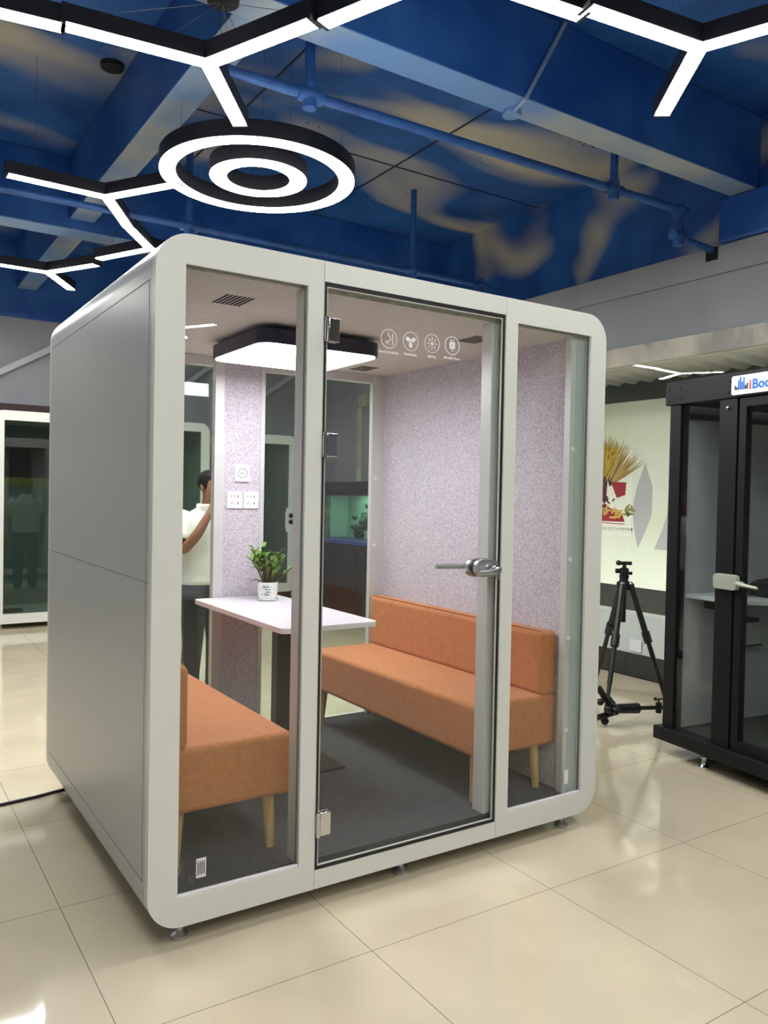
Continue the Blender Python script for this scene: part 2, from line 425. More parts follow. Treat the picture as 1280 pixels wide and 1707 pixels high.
# side-panel joints (left and right sides)
for x0, x1 in ((-.0007, .002), (W-.002, W+.0007)):
    sj = MB(); sj.box(x0, x1, .03, D-.03, 1.187, 1.1895); sj.box(x0, x1, .055, D-.06, 2.149, 2.1515); sj.box(x0, x1, .055, D-.06, .222, .2245)
    sj.box(x0, x1, .062, .0645, .222, 2.15)
    sj.build('panel_joint', 'seam', pod)
# rear frame with two windows and a felt panel between
full = rrect(0, W, ZB, ZT, R, 10)
MB().prism([(.95, ZT)] + [p for p in full if p[0] <= R+1e-6] + [(.95, ZB)], D-.03, D, [rect(.13, .842, FZ+.005, 2.15)], XZ).build('rear_frame', 'white', pod, bevel=.002)
MB().prism([(.95, ZB)] + full[33:] + full[:11] + [(.95, ZT)], D-.03, D, [rect(1.085, 1.842, FZ+.005, 2.15)], XZ).build('rear_frame', 'white', pod, bevel=.002)
MB().box(.807, .86, 1.557, 1.602, FZ, CZ).box(1.07, 1.095, 1.555, 1.602, FZ, CZ).box(1.797, CX1, 1.57, 1.602, FZ, CZ).box(CX0, .15, 1.57, 1.602, FZ, CZ).box(CX0, CX1, 1.575, 1.602, 2.15, CZ).build('rear_trim', 'alu', pod, bevel=.002)
B(.86, 1.07, 1.562, 1.602, FZ, CZ).build('felt_panel', 'felt', pod)
for x0, x1 in ((.13, .842), (1.085, 1.842)):
    B(x0, x1, 1.606, 1.614, FZ+.005, 2.15).build('rear_pane', 'glass', pod)
# inner lining
B(CX1-.006, CX1+.005, .07, 1.57, FZ, CZ).build('felt_panel', 'felt', pod)
B(CX0-.005, CX0+.006, .07, 1.57, FZ, CZ).build('felt_panel', 'felt', pod)
B(CX0-.005, CX1+.005, .0325, 1.602, CZ, CZ+.045).build('ceiling_panel', 'ceilfab', pod)
B(CX0-.005, CX1+.005, .033, 1.602, FZ-.05, FZ).build('carpet', 'carpet', pod)
# inner front profiles
for x0, x1 in ((CX1-.03, CX1+.006),): B(x0, x1, .033, .07, FZ, CZ).build('corner_profile', 'alu', pod, bevel=.002)
MB().box(1.402, 1.50, .033, .10, FZ, CZ).build('door_jamb', 'alu', pod, bevel=.003)
MB().box(.535, .585, .033, .095, FZ, CZ).build('door_jamb', 'alu', pod, bevel=.003)
# small round screw caps on the profile
for z in (1.70, 1.21, .86, .45):
    MB().lathe([(.011, 0), (.011, -.004), (.007, -.006)], (CX1-.012, .0325, z), 14, 'y').build('screw_cap', 'socket', pod, smooth=True)
for z in (1.58, 1.18):
    MB().lathe([(.011, 0), (.011, -.004), (.007, -.006)], (1.825, 1.5695, z), 14, 'y').build('screw_cap', 'socket', pod, smooth=True)
# fixed front panes with gasket
for i, (x0, x1) in enumerate(((.0967, .5335), (1.5107, 1.9463))):
    MB().prism(rect(x0, x1, .1662, 2.2036), .012, .022, [rect(x0+.004, x1-.004, .1702, 2.1996)], XZ).build('pane_gasket', 'seam', pod)
    B(x0+.0005, x1-.0005, .003, .0118, .1663, .175).build('pane_bead', 'socket', pod, bevel=.002)
    p = B(x0+.004, x1-.004, .013, .021, .170, 2.20).build('pane', 'glass', pod)
    if i == 0:
        MB().box(.163, .197, .0115, .0125, .212, .276).build('paper_sticker', 'print', p)
        k = MB()
        for j in range(7): k.box(.167+.004*j, .169+.004*j, .0108, .0116, .219+.003*(j % 3), .268-.006*(j % 2))
        k.build('sticker_print', 'ink', p)
        e = MB().prism([(.146+.010*math.cos(a*PI/10), .214+.012*math.sin(a*PI/10)) for a in range(20)], .0115, .0125, [[(.146+.007*math.cos(a*PI/10), .214+.009*math.sin(a*PI/10)) for a in range(20)]], XZ)
        e.box(.1415, .1435, .0115, .0125, .208, .220).box(.147, .149, .0115, .0125, .208, .220).box(.138, .155, .0115, .0125, .196, .199)
        e.build('etched_mark', 'socketline', p)
    else:
        B(1.853, 1.878, .0115, .0125, .215, .277).build('paper_sticker', 'print', p)
# glass door
door = bpy.data.objects.new('door', None); COL.objects.link(door); door.parent = pod
def dpart(mb, name, m, par=None, **k): return mb.build(name, m, par or door, **k)
dpart(MB().prism(rect(S1+.002, 1.4433, .1369, 2.2278), .004, .016, [rect(S1+.011, 1.4265, .152, 2.2125)], XZ), 'door_seal', 'gasket')
dpart(B(S1+.013, 1.4245, -.002, .008, .1545, 2.2100), 'door_pane', 'glass')
dpart(MB().prism(rect(S1+.012, 1.4255, .1530, 2.2110), -.0012, .0075, [rect(S1+.0145, 1.423, .1555, 2.2085)], XZ), 'door_edge', 'alu')
for z in (2.06, 1.655, .303):
    h = dpart(MB().box(.612, .655, -.012, -.003, z-.042, z+.042).box(.612, .655, .009, .018, z-.042, z+.042), 'hinge', 'chrome', bevel=.003)
    hb = MB().tube([(.604, -.010, z-.044), (.604, -.010, z+.044)], .007, 12).box(.598, .613, -.008, -.003, z-.03, z+.03)
    hb.build('knuckle', 'chrome', h, smooth=True)
# lock with lever handles
def stadium(cx, cz, hw, r, n=10):
    P = []
    for sgn in (1, -1):
        for k in range(n+1):
            a = math.radians(-90 + 180*k/n) if sgn > 0 else math.radians(90+180*k/n)
            P.append((cx+sgn*hw+r*math.cos(a), cz+r*math.sin(a)))
    return P
lk = dpart(MB().prism(stadium(1.355, 1.195, .026, .036), -.022, -.0025, fn=XZ), 'lock', 'steel', bevel=.004)
MB().prism(stadium(1.345, 1.195, .03, .037), .009, .03, fn=XZ).build('inner_rose', 'steel', lk, bevel=.004)
MB().lathe([(.024, 0), (.024, -.006), (.02, -.012), (.017, -.03), (.012, -.034)], (1.372, -.022, 1.193), 24, 'y').build('spindle', 'chrome', lk, smooth=True)
MB().tube([(1.372, -.05, 1.193), (1.385, -.062, 1.19), (1.372, -.07, 1.187), (1.33, -.073, 1.184), (1.27, -.074, 1.182)], [.011, .012, .0115, .011, .0095], 12).build('lever', 'steel', lk, smooth=True)
MB().tube([(1.345, .03, 1.196), (1.335, .058, 1.198), (1.31, .066, 1.198), (1.25, .068, 1.199), (1.165, .069, 1.2)], [.010, .011, .011, .0105, .0095], 12).build('lever', 'steel', lk, smooth=True)
MB().lathe([(.010, 0), (.010, -.006), (.004, -.008)], (1.405, -.022, 1.178), 16, 'y').tube([(1.405, -.03, 1.176), (1.405, -.034, 1.160), (1.409, -.034, 1.146)], .003, 6).build('key', 'chrome', lk, smooth=True)
# printed icons
def ring2(cx, cz, ro, ri, mb): mb.prism([(cx+ro*math.cos(a*PI/24), cz+ro*math.sin(a*PI/24)) for a in range(48)], -.0035, -.0022, [[(cx+ri*math.cos(a*PI/24), cz+ri*math.sin(a*PI/24)) for a in range(48)]], XZ)
def stroke(mb, p, q, w):
    p, q = Vector(p), Vector(q); d = (q-p).normalized(); nrm = Vector((-d.y, d.x))*w/2
    mb.prism([p-nrm, q-nrm, q+nrm, p+nrm], -.0035, -.0022, fn=XZ)
for i, (cx, cz, txt) in enumerate(((.870, 2.060, 'Sound Insulation'), (.968, 2.062, 'Ventilation'), (1.068, 2.066, 'lighting'), (1.166, 2.069, '100-240V Power'))):
    k = MB(); ring2(cx, cz, .036, .0335, k)
    if i == 0:
        stroke(k, (cx-.006, cz+.02), (cx+.008, cz), .0032); stroke(k, (cx+.008, cz), (cx-.012, cz-.017), .0032); stroke(k, (cx+.016, cz+.021), (cx+.016, cz-.021), .0034)
        stroke(k, (cx-.012, cz-.017), (cx-.011, cz-.006), .003); stroke(k, (cx-.013, cz-.016), (cx-.001, cz-.017), .003)
    elif i == 1:
        for a in (150, 30, 270):
            t = math.radians(a); c = Vector((cx+.0135*math.cos(t), cz+.0135*math.sin(t)))
            pts = [(c.x + .0115*math.cos(b*PI/8)*math.cos(t) - .008*math.sin(b*PI/8)*math.sin(t), c.y + .0115*math.cos(b*PI/8)*math.sin(t) + .008*math.sin(b*PI/8)*math.cos(t)) for b in range(16)]
            k.prism(pts, -.0035, -.0022, fn=XZ)
    elif i == 2:
        k.prism([(cx+.007*math.cos(a*PI/8), cz+.007*math.sin(a*PI/8)) for a in range(16)], -.0035, -.0022, fn=XZ)
        for a in range(8):
            t = a*PI/4; stroke(k, (cx+.012*math.cos(t), cz+.012*math.sin(t)), (cx+.024*math.cos(t), cz+.024*math.sin(t)), .0032)
    else:
        k.prism(rrect(cx-.013, cx+.013, cz-.012, cz+.014, .003, 3), -.0035, -.0022, [[(cx-.004, cz), (cx, cz+.006), (cx+.004, cz+.001), (cx, cz-.005)]], XZ)
        for s_ in (-.006, .006): stroke(k, (cx+s_, cz+.014), (cx+s_, cz+.025), .0028)
        stroke(k, (cx, cz-.012), (cx, cz-.024), .0028)
    k.text(txt, (.0132, .0135, .0135, .0125)[i], lambda x, y, cx=cx, cz=cz: (cx+x, -.0025, cz-.053+y), bold=.00035)
    dpart(k, 'door_icon', 'print')
# ceiling vents
def vent(cx, cy, rows=6, cols=7):
    k = MB()
    for i in range(rows):
        for j in range(cols):
            x = cx + (j-(cols-1)/2)*.0165; y = cy+(i-(rows-1)/2)*.026
            k.box(x-.005, x+.005, y-.0105, y+.0105, CZ-.0012, CZ+.002)
    k.build('ceiling_vent', 'slot', pod)
vent(.398, .345); vent(1.58, .36); vent(1.628, 1.40)
# sockets on the felt panel
def plate(cx, cz, kind):
    p = MB().prism(rrect(cx-.043, cx+.043, cz-.045, cz+.045, .004, 3), 1.553, 1.5625, fn=XZ).build('power_socket' if kind else 'switch_plate', 'socket', pod, bevel=.0015)
    k = MB()
    if kind:
        for dx, dz, w, h in ((-.02, .02, .004, .009), (.0, .02, .004, .009), (.018, .018, .005, .014), (.018, -.018, .005, .014), (-.022, -.02, .003, .008), (-.004, -.022, .003, .008), (-.013, -.012, .004, .005)):
            k.box(cx+dx-w/2, cx+dx+w/2, 1.5518, 1.5535, cz+dz-h/2, cz+dz+h/2)
    else:
        k.prism([(cx+.027*math.cos(a*PI/16), cz+.027*math.sin(a*PI/16)) for a in range(32)], 1.5515, 1.554, [[(cx+.0245*math.cos(a*PI/16), cz+.0245*math.sin(a*PI/16)) for a in range(32)]], XZ)
        for dx in (-.01, .0, .01): k.box(cx+dx-.002, cx+dx+.002, 1.5518, 1.5535, cz-.004, cz+.004)
    k.build('socket_slots', 'socketline', p)
plate(.966, 1.585, 0); plate(.923, 1.441, 1); plate(1.017, 1.441, 1)
# adjustable feet
for x in (.13, 1.02, 1.90):
    for y in (.07, D-.1):
        MB().lathe([(.03, 0), (.03, .012), (.018, .02), (.012, .026), (.012, ZB+.003)], (x, y, 0), 16).build('foot', 'steel', pod, smooth=True)

# lamp under the pod ceiling
lm = thing('ceiling_lamp', 'square rounded dark navy ceiling lamp glowing inside the white pod', 'lamp', (.935, .9, CZ))
MB().prism(rrect(.632, 1.238, .598, 1.204, .07, 8), 2.113, 2.175).build('housing', 'lampnavy', lm, smooth=True)
B(.78, 1.09, .75, 1.05, 2.175, CZ-.0005).build('mount_plate', 'lampnavy', lm)
MB().prism(rrect(.644, 1.226, .610, 1.192, .06, 8), 2.109, 2.114).build('diffuser', 'podled', lm)

# sofas
def sofa(label, x0, x1, y0, y1, back_right):
    t = thing('sofa', label, 'sofa', ((x0+x1)/2, (y0+y1)/2, FZ), group='orange sofas in the white pod')
    B(x0, x1, y0, y1, .372, .60).build('seat', 'orange', t, bevel=.022, seg=4)
    bx0, bx1 = (x1-.095, x1) if back_right else (x0, x0+.075)
    bb = B(bx0, bx1, y0, y1, .592, .885).build('backrest', 'orange', t, bevel=.026, seg=4)
    fx = bx0+.012 if back_right else bx1-.012
    MB().tube([(fx, y0+.03, .884), (fx, y1-.03, .884)], .0025, 6).build('piping', 'orangepipe', bb)
    for ix in (0, 1):
        for iy in (0, 1):
            x = (x0+.06, x1-.075)[ix]; y = (y0+.07, y1-.03)[iy]; dx = (-.012, .012)[ix]; dy = (-.01, .01)[iy]
            MB().tube([(x+dx, y+dy, FZ+.001), (x, y, .374)], [.0175, .025], 20).build('leg', 'wood', t, smooth=True)
    return t
sofa('long orange fabric sofa with backrest against the right felt wall', 1.41, 1.882, .095, 1.545, True)
sofa('orange fabric sofa on the left side of the white pod beside paper sticker', .108, .585, .15, 1.545, False)

# table
tb = thing('table', 'white rounded table on one dark metal leg between the orange sofas', 'table', (.935, 1.02, FZ))
MB().prism(rrect(.698, 1.172, .495, 1.545, .03, 6), .897, .92).build('tabletop', 'table', tb, bevel=.004)
B(.90, .97, .95, 1.02, FZ+.012, .885).build('pedestal', 'darkmetal', tb, bevel=.006)
B(.66, 1.20, .80, 1.17, FZ+.001, FZ+.013).build('base_plate', 'darkmetal', tb, bevel=.004)
B(.78, 1.09, .86, 1.11, .885, .898).build('mount_plate', 'darkmetal', tb)

# plant
pc = Vector((1.03, 1.352, .92))
pl = thing('potted_plant', 'small green leafy plant in white porcelain pot on the white table', 'plant', pc)
pot = MB().lathe([(.043, .006), (.050, .02), (.0535, .06), (.054, .096), (.050, .096), (.049, .082), (.001, .080)], pc, 32).build('pot', 'porcelain', pl, smooth=True)
MB().lathe([(.040, .0), (.056, .004), (.058, .010), (.044, .010)], pc, 32).build('saucer', 'porcelain', pl, smooth=True)
MB().lathe([(.0485, .078), (.0485, .086), (.002, .089)], pc, 24).build('soil', 'soil', pl, smooth=True)
k = MB()
for i in range(44):
    a = math.radians(-118 + random.gauss(0, 15)); h = .03 + random.random()*.055; s_ = random.uniform(.003, .008)
    n_ = Vector((math.cos(a), math.sin(a), 0)); t_ = Vector((-n_.y, n_.x, 0)); c = pc + n_*.0546 + Vector((0, 0, h)); r_ = random.random()*PI
    pts = [c + (t_*math.cos(b*PI/3+r_)*s_ + Vector((0, 0, 1))*math.sin(b*PI/3+r_)*s_*.5) for b in range(6)]
    k.quad([p for p in pts[:4]])
k.build('flower_print', 'potprint', pot)
st = MB(); lf = MB(); ld = MB()
def leaf(mb, base, d, L, w, up):
    d = d.normalized(); side = d.cross(Vector((0, 0, 1)))
    side = side.normalized() if side.length > .05 else Vector((1, 0, 0)); nrm = side.cross(d)
    P = []
    for i in range(7):
        t = i/6; c = base + d*L*t + Vector((0, 0, up*L*math.sin(t*PI*.5) - .35*L*t*t))
        ww = w*math.sin(PI*min(1, t*.97+.03))**.8
        P.append((mb.bm.verts.new(c-side*ww+nrm*ww*.35), mb.bm.verts.new(c), mb.bm.verts.new(c+side*ww+nrm*ww*.35)))
    for a, b in zip(P, P[1:]): mb.face([a[0], a[1], b[1], b[0]]); mb.face([a[1], a[2], b[2], b[1]])
for i in range(12):
    a = i*2.4; r0 = .012+.018*(i % 3)/2; b0 = pc + Vector((r0*math.cos(a), r0*math.sin(a), .085)); lean = .03 + .05*random.random()
    H = .10 + .075*random.random(); top = b0 + Vector((lean*math.cos(a), lean*math.sin(a), H)); mid = b0*.5+top*.5+Vector((0, 0, .012))
    st.tube([b0, mid, top], [.004, .0032, .002], 6)
    for j in range(9):
        t = .35+.65*j/8; p = b0.lerp(mid, t*2) if t < .5 else mid.lerp(top, t*2-1)
        aa = a + j*2.2 + random.uniform(-.4, .4)
        leaf(lf if random.random() > .15 else ld, p, Vector((math.cos(aa), math.sin(aa), .7+random.random()*.5)), .045+.03*random.random(), .0125, .35)
b0 = pc + Vector((.03, -.01, .085)); st.tube([b0, b0+Vector((.05, -.025, .05)), b0+Vector((.095, -.05, .10))], [.003, .0026, .002], 6)
for j in range(7):
    p = b0 + Vector((.095, -.05, .10))*(.35+.65*j/6); leaf(lf, p, Vector((.8, -.3+.9*(j % 2), .55)), .05, .009, .3)
leaf(ld, pc+Vector((-.02, -.01, .09)), Vector((-.8, .4, .22)), .09, .012, .2); leaf(lf, pc+Vector((-.02, 0, .14)), Vector((-.8, .5, .5)), .09, .013, .2)
st.build('stems', 'leafdark', pl, smooth=True); lf.build('foliage', 'leaf', pl, smooth=True); ld.build('dark_foliage', 'leafdark', pl, smooth=True)

# ================================================================== LAMPS OVERHEAD
ZL = 3.45
def y_outline(L, w):
    P = []; h = w/2; k = h/math.tan(PI/3)
    for i in range(3):
        a = 2*PI*i/3; d = Vector((math.cos(a), math.sin(a))); n_ = Vector((-d.y, d.x))
        P += [d*L - n_*h, d*L + n_*h, (Vector((math.cos(a+PI/3), math.sin(a+PI/3))))*(h/math.sin(PI/3))]
    return [(p.x, p.y) for p in P]
def lamp_y(label, x, y, ang, z=ZL, canopy=None, cables=True):
    t = thing('y_shaped_lamp', label, 'lamp', (x, y, z), math.radians(ang), 'three-armed linear ceiling lamps', local=True)
    MB().prism(y_outline(.629, .082), .006, .085).build('housing', 'lampblack', t)
    MB().prism(y_outline(.627, .070), 0, .008).build('diffuser', 'led', t)
    for i in range(3):
        a = 2*PI*i/3
        MB().box(.615, .632, -.042, .042, -.001, .086, Matrix.Rotation(a, 4, 'Z')).build('end_cap', 'lampblack', t)
        if cables:
            p = Vector((.45*math.cos(a), .45*math.sin(a), .084))
            MB().tube([p, p+Vector((0, 0, ZC-z-.085))], .0016, 5).build('cable', 'wire', t)
    return t
def canopy(par, x, y, z=ZC):
    o = MB().lathe([(.06, -.035), (.072, -.03), (.075, -.001)], (x, y, z), 24).build('canopy', 'blackmatt', par, smooth=True); return o
y1 = lamp_y('x', .571, 1.104, 53.5, cables=False); y1['label'] = 'glowing three-armed black lamp whose free arm points at the double ring lamp'
lamp_y('three-armed glowing lamp hanging beside the slanted conduit, at upper right of the photo', 2.285, -.265, 52)
lamp_y('three-armed glowing lamp just left of and behind the double ring lamp', .625, 3.121, 61.5)
lamp_y('three-armed glowing lamp partly hidden behind the top left corner of the white pod', 1.216, 4.098, -4)
lamp_y('farthest three-armed glowing lamp, lowest in the photo, toward the back wall', .672, 5.377, 59.5)
# joined neighbours of the same network, at and beyond the edge of the frame
lamp_y('glowing lamp arms entering at the top edge between two three-armed lamps', 1.086, -.05, -8)
lamp_y('glowing lamp arm entering at the upper left edge of the photo', -.66, 1.29, -9)
lamp_y('glowing lamp arm entering at the left edge beside the farthest three-armed lamp', -.56, 5.46, -5)
for (x, y, a) in ((-1.1, -2.3, 10), (.6, -2.6, 40), (2.6, -2.4, 10), (-3.4, 4.6, 50), (-2.6, -4.3, 0), (1.0, -4.6, 30), (-.2, -3.7, 15), (2.44, -7.07, 60)):  # unseen lamps of the same kind, added for room light and reflections
    lamp_y('three-armed linear ceiling lamp added outside the picture for room light and reflections', x, y, a)
_i = Matrix.Rotation(-math.radians(53.5), 3, 'Z'); _c = _i @ Vector((.61-.571, 1.03-1.104, 3.74-ZL))
canopy(y1, *_c)
for i in range(3):
    for r_ in (.18, .5): MB().tube([_c+Vector((0, 0, -.03)), (r_*math.cos(2*PI*i/3), r_*math.sin(2*PI*i/3), .085)], .0014, 5).build('cable', 'wire', y1)
def annulus(mb, c, ro, ri, z0, z1, n=96):
    mb.prism([(c[0]+ro*math.cos(2*PI*i/n), c[1]+ro*math.sin(2*PI*i/n)) for i in range(n)], z0, z1, [[(c[0]+ri*math.cos(2*PI*i/n), c[1]+ri*math.sin(2*PI*i/n)) for i in range(n)]])
    return mb
rc = (1.325, 2.215)
rg = thing('ring_pendant_lamp', 'glowing double ring pendant lamp with black rims above the white pod', 'lamp', (*rc, ZL))
for nm, ro, ri in (('outer_ring', .605, .503), ('inner_ring', .304, .194)):
    o = annulus(MB(), rc, ro, ri, ZL+.004, ZL+.10).build(nm, 'lampblack', rg, smooth=True)
    annulus(MB(), rc, ro-.004, ri+.004, ZL, ZL+.006).build('diffuser', 'led', o)
for i in range(6):
    a = i*PI/3+.2; r_ = .55 if i % 2 else .25
    MB().tube([(rc[0]+r_*math.cos(a)*.97, rc[1]+r_*math.sin(a)*.97, ZC), (rc[0]+r_*math.cos(a), rc[1]+r_*math.sin(a), ZL+.10)], .0014, 5).build('cable', 'wire', rg)
c2 = tag(MB().lathe([(.06, -.035), (.072, -.03), (.075, -.001)], (.605, 2.94, ZC), 24).build('ceiling_canopy', 'blackmatt', smooth=True), 'small round black canopy on the blue ceiling left of the ring lamp', 'canopy')

# pipes
def elbow(mb, p, r): mb.ball(p, r, seg=12); return mb
def pipe_thing(label, segs, fits, r=.027):
    t = thing('sprinkler_pipe', label, 'pipe', segs[0][0])
    for s_ in segs: MB().tube(s_, r, 14).build('pipe', 'pipeblue', t, smooth=True)
    for f in fits:
        p = Vector(f); MB().ball(p, r*1.7, seg=12).tube([p-Vector((.07, 0, 0)), p+Vector((.07, 0, 0))], r*1.45, 12).tube([p-Vector((0, 0, .07)), p+Vector((0, 0, .06))], r*1.4, 12).build('fitting', 'pipeblue', t, smooth=True)
    return t
pipe_thing('blue painted sprinkler pipe running across the ceiling to the right wall', [
    [(-3, 1.28, 3.50), (4.22, 1.28, 3.60)], [(1.19, 1.28, 3.52), (1.19, 1.28, ZC)], [(3.52, 1.28, 3.59), (3.52, 1.28, ZC)],
    [(4.22, 1.28, 3.60), (4.22, 1.28, 3.40)], [(4.22, 1.28, 3.40), (4.648, 1.29, 3.385)]],
    [(1.19, 1.28, 3.558), (3.52, 1.28, 3.59), (4.22, 1.28, 3.595), (4.22, 1.28, 3.41)])
pipe_thing('blue sprinkler pipe behind, low over the top edge of the white pod', [
    [(-3, 3.55, 3.50), (4.25, 3.55, 3.53)], [(3.45, 3.55, 3.53), (3.45, 3.55, ZC)], [(1.35, 3.55, 3.52), (1.35, 3.55, ZC)], [(4.25, 3.55, 3.53), (4.25, 3.55, 3.33)], [(4.25, 3.55, 3.33), (4.625, 3.55, 3.33)]],
    [(3.45, 3.55, 3.53), (1.35, 3.55, 3.52), (4.25, 3.55, 3.53)])
struct(B(XW-.036, XW-.0295, 1.235, 1.335, 3.305, 3.40).build('trim_18', 'hole'))
cd = thing('conduit', 'pale blue slanted conduit on the face of the ceiling beam', 'pipe', (2.42, .93, 3.74))
MB().tube([(2.66, .915, 4.25), (2.40, .915, 3.79), (2.375, .925, 3.735), (2.40, 1.06, 3.722)], .013, 10).build('pipe', 'skylight', cd, smooth=True)
MB().lathe([(.05, -.03), (.055, -.02), (.05, 0)], (2.415, 1.09, 3.74), 16).build('junction_box', 'skylight', cd, smooth=True)

# ================================================================== BLACK POD ON THE RIGHT
bp = thing('glass_booth', 'black framed glass booth with lit sign standing at the right edge', 'booth', (3.19, .55, 0), math.atan2(-.99, -.13), local=True)
L_, DP = 1.5, 1.05
MB().box(0, L_, -.01, .05, 2.035, 2.155).box(0, .06, 0, DP, 2.035, 2.155).box(L_-.06, L_, 0, DP, 2.035, 2.155).build('top_beam', 'black', bp, bevel=.004)
for s_, w in ((.03, .078), (.385, .115), (1.35, .10)):
    MB().box(s_, s_+w, 0, .07, .155, 2.035).build('post', 'black', bp, bevel=.003)
B(.0, L_, .0, DP, 2.155, 2.17).build('roof', 'black', bp)
MB().box(-.01, .06, -.03, DP, .085, .16).box(.06, L_, -.03, .07, .085, .16).build('base_frame', 'black', bp, bevel=.004)
B(.06, L_, .07, DP, .10, .15).build('booth_floor', 'teal', bp)
B(.045, .085, .07, DP, .155, 2.035).build('side_wall', 'podgrey', bp)
B(.045, L_, DP, DP+.04, .085, 2.155).build('back_wall', 'podgrey', bp)
B(L_-.04, L_, .07, DP, .155, 2.035).build('side_wall', 'podgrey', bp)
MB().box(.085, L_-.04, .98, DP, 1.955, 1.985).box(.085, .11, .07, .98, 1.955, 1.985).build('inner_rail', 'black', bp)
B(.108, .385, .012, .022, .158, 2.034).build('side_pane', 'glass', bp)
dr = MB().prism(rect(.512, 1.345, .16, 2.03), .005, .05, [rect(.555, 1.30, .215, 1.985)], XZ).build('booth_door', 'black', bp, bevel=.003)
B(.556, 1.299, .02, .03, .216, 1.984).build('door_pane', 'glass', dr)
lk2 = MB().prism(rrect(.402, .552, 1.015, 1.095, .02, 5), -.035, -.005, fn=XZ).build('door_lock', 'frost', bp, bevel=.008)
MB().tube([(.53, -.02, 1.053), (.585, -.028, 1.053), (.59, -.05, 1.053), (.64, -.055, 1.05), (.70, -.055, 1.045)], [.014, .014, .012, .009, .008], 10).build('lever', 'frost', lk2, smooth=True)
sg = MB().prism(rrect(.478, 1.03, 2.046, 2.146, .012, 5), -.022, -.010, fn=XZ).build('sign_board', 'sign', bp)
hs = (.022, .014, .05, .066, .04, .06, .02, .03)
for i, h in enumerate(hs):
    x = .500+.0108*i
    MB().box(x, x+.0068, -.0245, -.0215, 2.072, 2.072+h).build('logo_bar', 'ink' if i in (0, 1, 6, 7) else 'blue', sg)
MB().text('i', .068, lambda x, y: (.590+x, -.0235, 2.070+y), align='LEFT', bold=.0018).build('sign_letter', 'red', sg)
MB().text('Booth', .068, lambda x, y: (.608+x, -.0235, 2.070+y), align='LEFT', bold=.0018).build('sign_letters', 'blue', sg)
for s_ in (.33, 1.2):
    for d in (.02, DP-.1):
        MB().lathe([(.028, 0), (.030, .012), (.022, .02), (.014, .03), (.014, .05), (.022, .055), (.022, .066), (.012, .07), (.012, .09)], (s_, d, 0), 18).build('foot', 'chrome', bp, smooth=True)
for s_ in (.02, .1, .44): 
    for z in (2.065, 2.125):
        MB().lathe([(.006, 0), (.006, -.003)], (s_+.01, -.0105, z), 10, 'y').build('bolt', 'blackmatt', bp)
MB().lathe([(.010, 0), (.010, -.008), (.005, -.012)], (.442, -.0005, 1.985), 14, 'y').build('screw', 'chrome', bp, smooth=True)
dk = MB().prism([(.086, .10), (.086, 1.045), (.62, 1.045), (.60, .60), (.50, .28), (.36, .13)], .915, .94).build('desk', 'desk', bp, bevel=.004)
MB().box(.09, .16, .25, .40, .85, .915).box(.09, .14, .5, .9, .87, .915).build('bracket', 'black', dk)
bx = MB().box(.087, .15, .46, .66, .62, .76).build('wall_box', 'frost', bp, bevel=.004)
MB().box(.087, .17, .45, .62, .76, .785).box(.087, .155, .46, .67, .61, .62).build('box_lid', 'black', bx)
def bworld(s_, d, z): return bp.matrix_basis @ Vector((s_, d, z))
bpy.context.view_layer.update()
rot = Matrix.Rotation(math.atan2(-.99, -.13), 4, 'Z')
bw = bp.matrix_world
bag = MB()
o = bw @ Vector((.33, .52, .942))
bag.loft([(o+Vector((0, 0, 0)), (.09, 0, 0), (0, .11, 0)), (o+Vector((0, 0, .01)), (.12, 0, 0), (0, .14, 0)), (o+Vector((0, 0, .05)), (.13, 0, 0), (0, .15, 0)), (o+Vector((0, 0, .055)), (.11, 0, 0), (0, .13, 0)), (o+Vector((0, 0, .085)), (.08, 0, 0), (0, .09, 0)), (o+Vector((0, 0, .10)), (.02, 0, 0), (0, .03, 0))])
bgo = thing('bag', 'low black bag lying on the desk inside the black framed booth', 'bag', o)
bag.build('body', 'wash', bgo, smooth=True)
MB().tube([o+Vector((-.12, .05, .03)), o+Vector((-.17, .09, .012)), o+Vector((-.19, .13, .006))], .008, 8).build('strap', 'black', bgo, smooth=True)
o = bw @ Vector((.16, .80, .9405))
ct = thing('carton', 'small pink and white carton behind the black bag on the booth desk', 'box', o)
MB().box(-.05, .05, -.03, .03, 0, .15, Matrix.Translation(o) @ Matrix.Rotation(.5, 4, 'Z')).build('carton_body', 'pink', ct, bevel=.004)
MB().box(-.051, .051, -.031, .031, .10, .13, Matrix.Translation(o) @ Matrix.Rotation(.5, 4, 'Z')).build('carton_band', 'print', ct)

# ================================================================== TRIPOD
tp = thing('camera_tripod', 'black camera tripod with ball head standing between white pod and black booth', 'tripod', (3.72, 1.30, 0))
ax, ay = 3.75, 1.30
ap = Vector((ax, ay, .89))
MB().tube([(ax, ay, .62), (ax, ay, .945)], .018, 14).build('centre_column', 'tripod', tp, smooth=True)
MB().lathe([(.045, .905), (.05, .92), (.05, .955), (.032, .965), (.03, .985), (.034, .99), (.034, 1.005), (.024, 1.01)], (ax, ay, -.055), 20).build('collar', 'tripod', tp, smooth=True)
hd_ = MB().lathe([(.03, 1.01), (.032, 1.02), (.032, 1.05), (.026, 1.056), (.014, 1.06), (.012, 1.085)], (ax, ay, -.055), 20).build('ball_head', 'tripod', tp, smooth=True)
cr = Vector((.836, -.547, 0))
MB().tube([ap+cr*-.045+Vector((0, 0, .145)), ap+cr*.05+Vector((0, 0, .145))], .013, 10).ball(ap+cr*-.042+Vector((0, 0, .147)), .019, seg=10).build('plate_clamp', 'tripod', hd_, smooth=True)
MB().tube([ap+cr*-.03+Vector((0, 0, .09)), ap+cr*-.06+Vector((0, 0, .09))], .017, 10).build('knob', 'tripod', hd_, smooth=True)
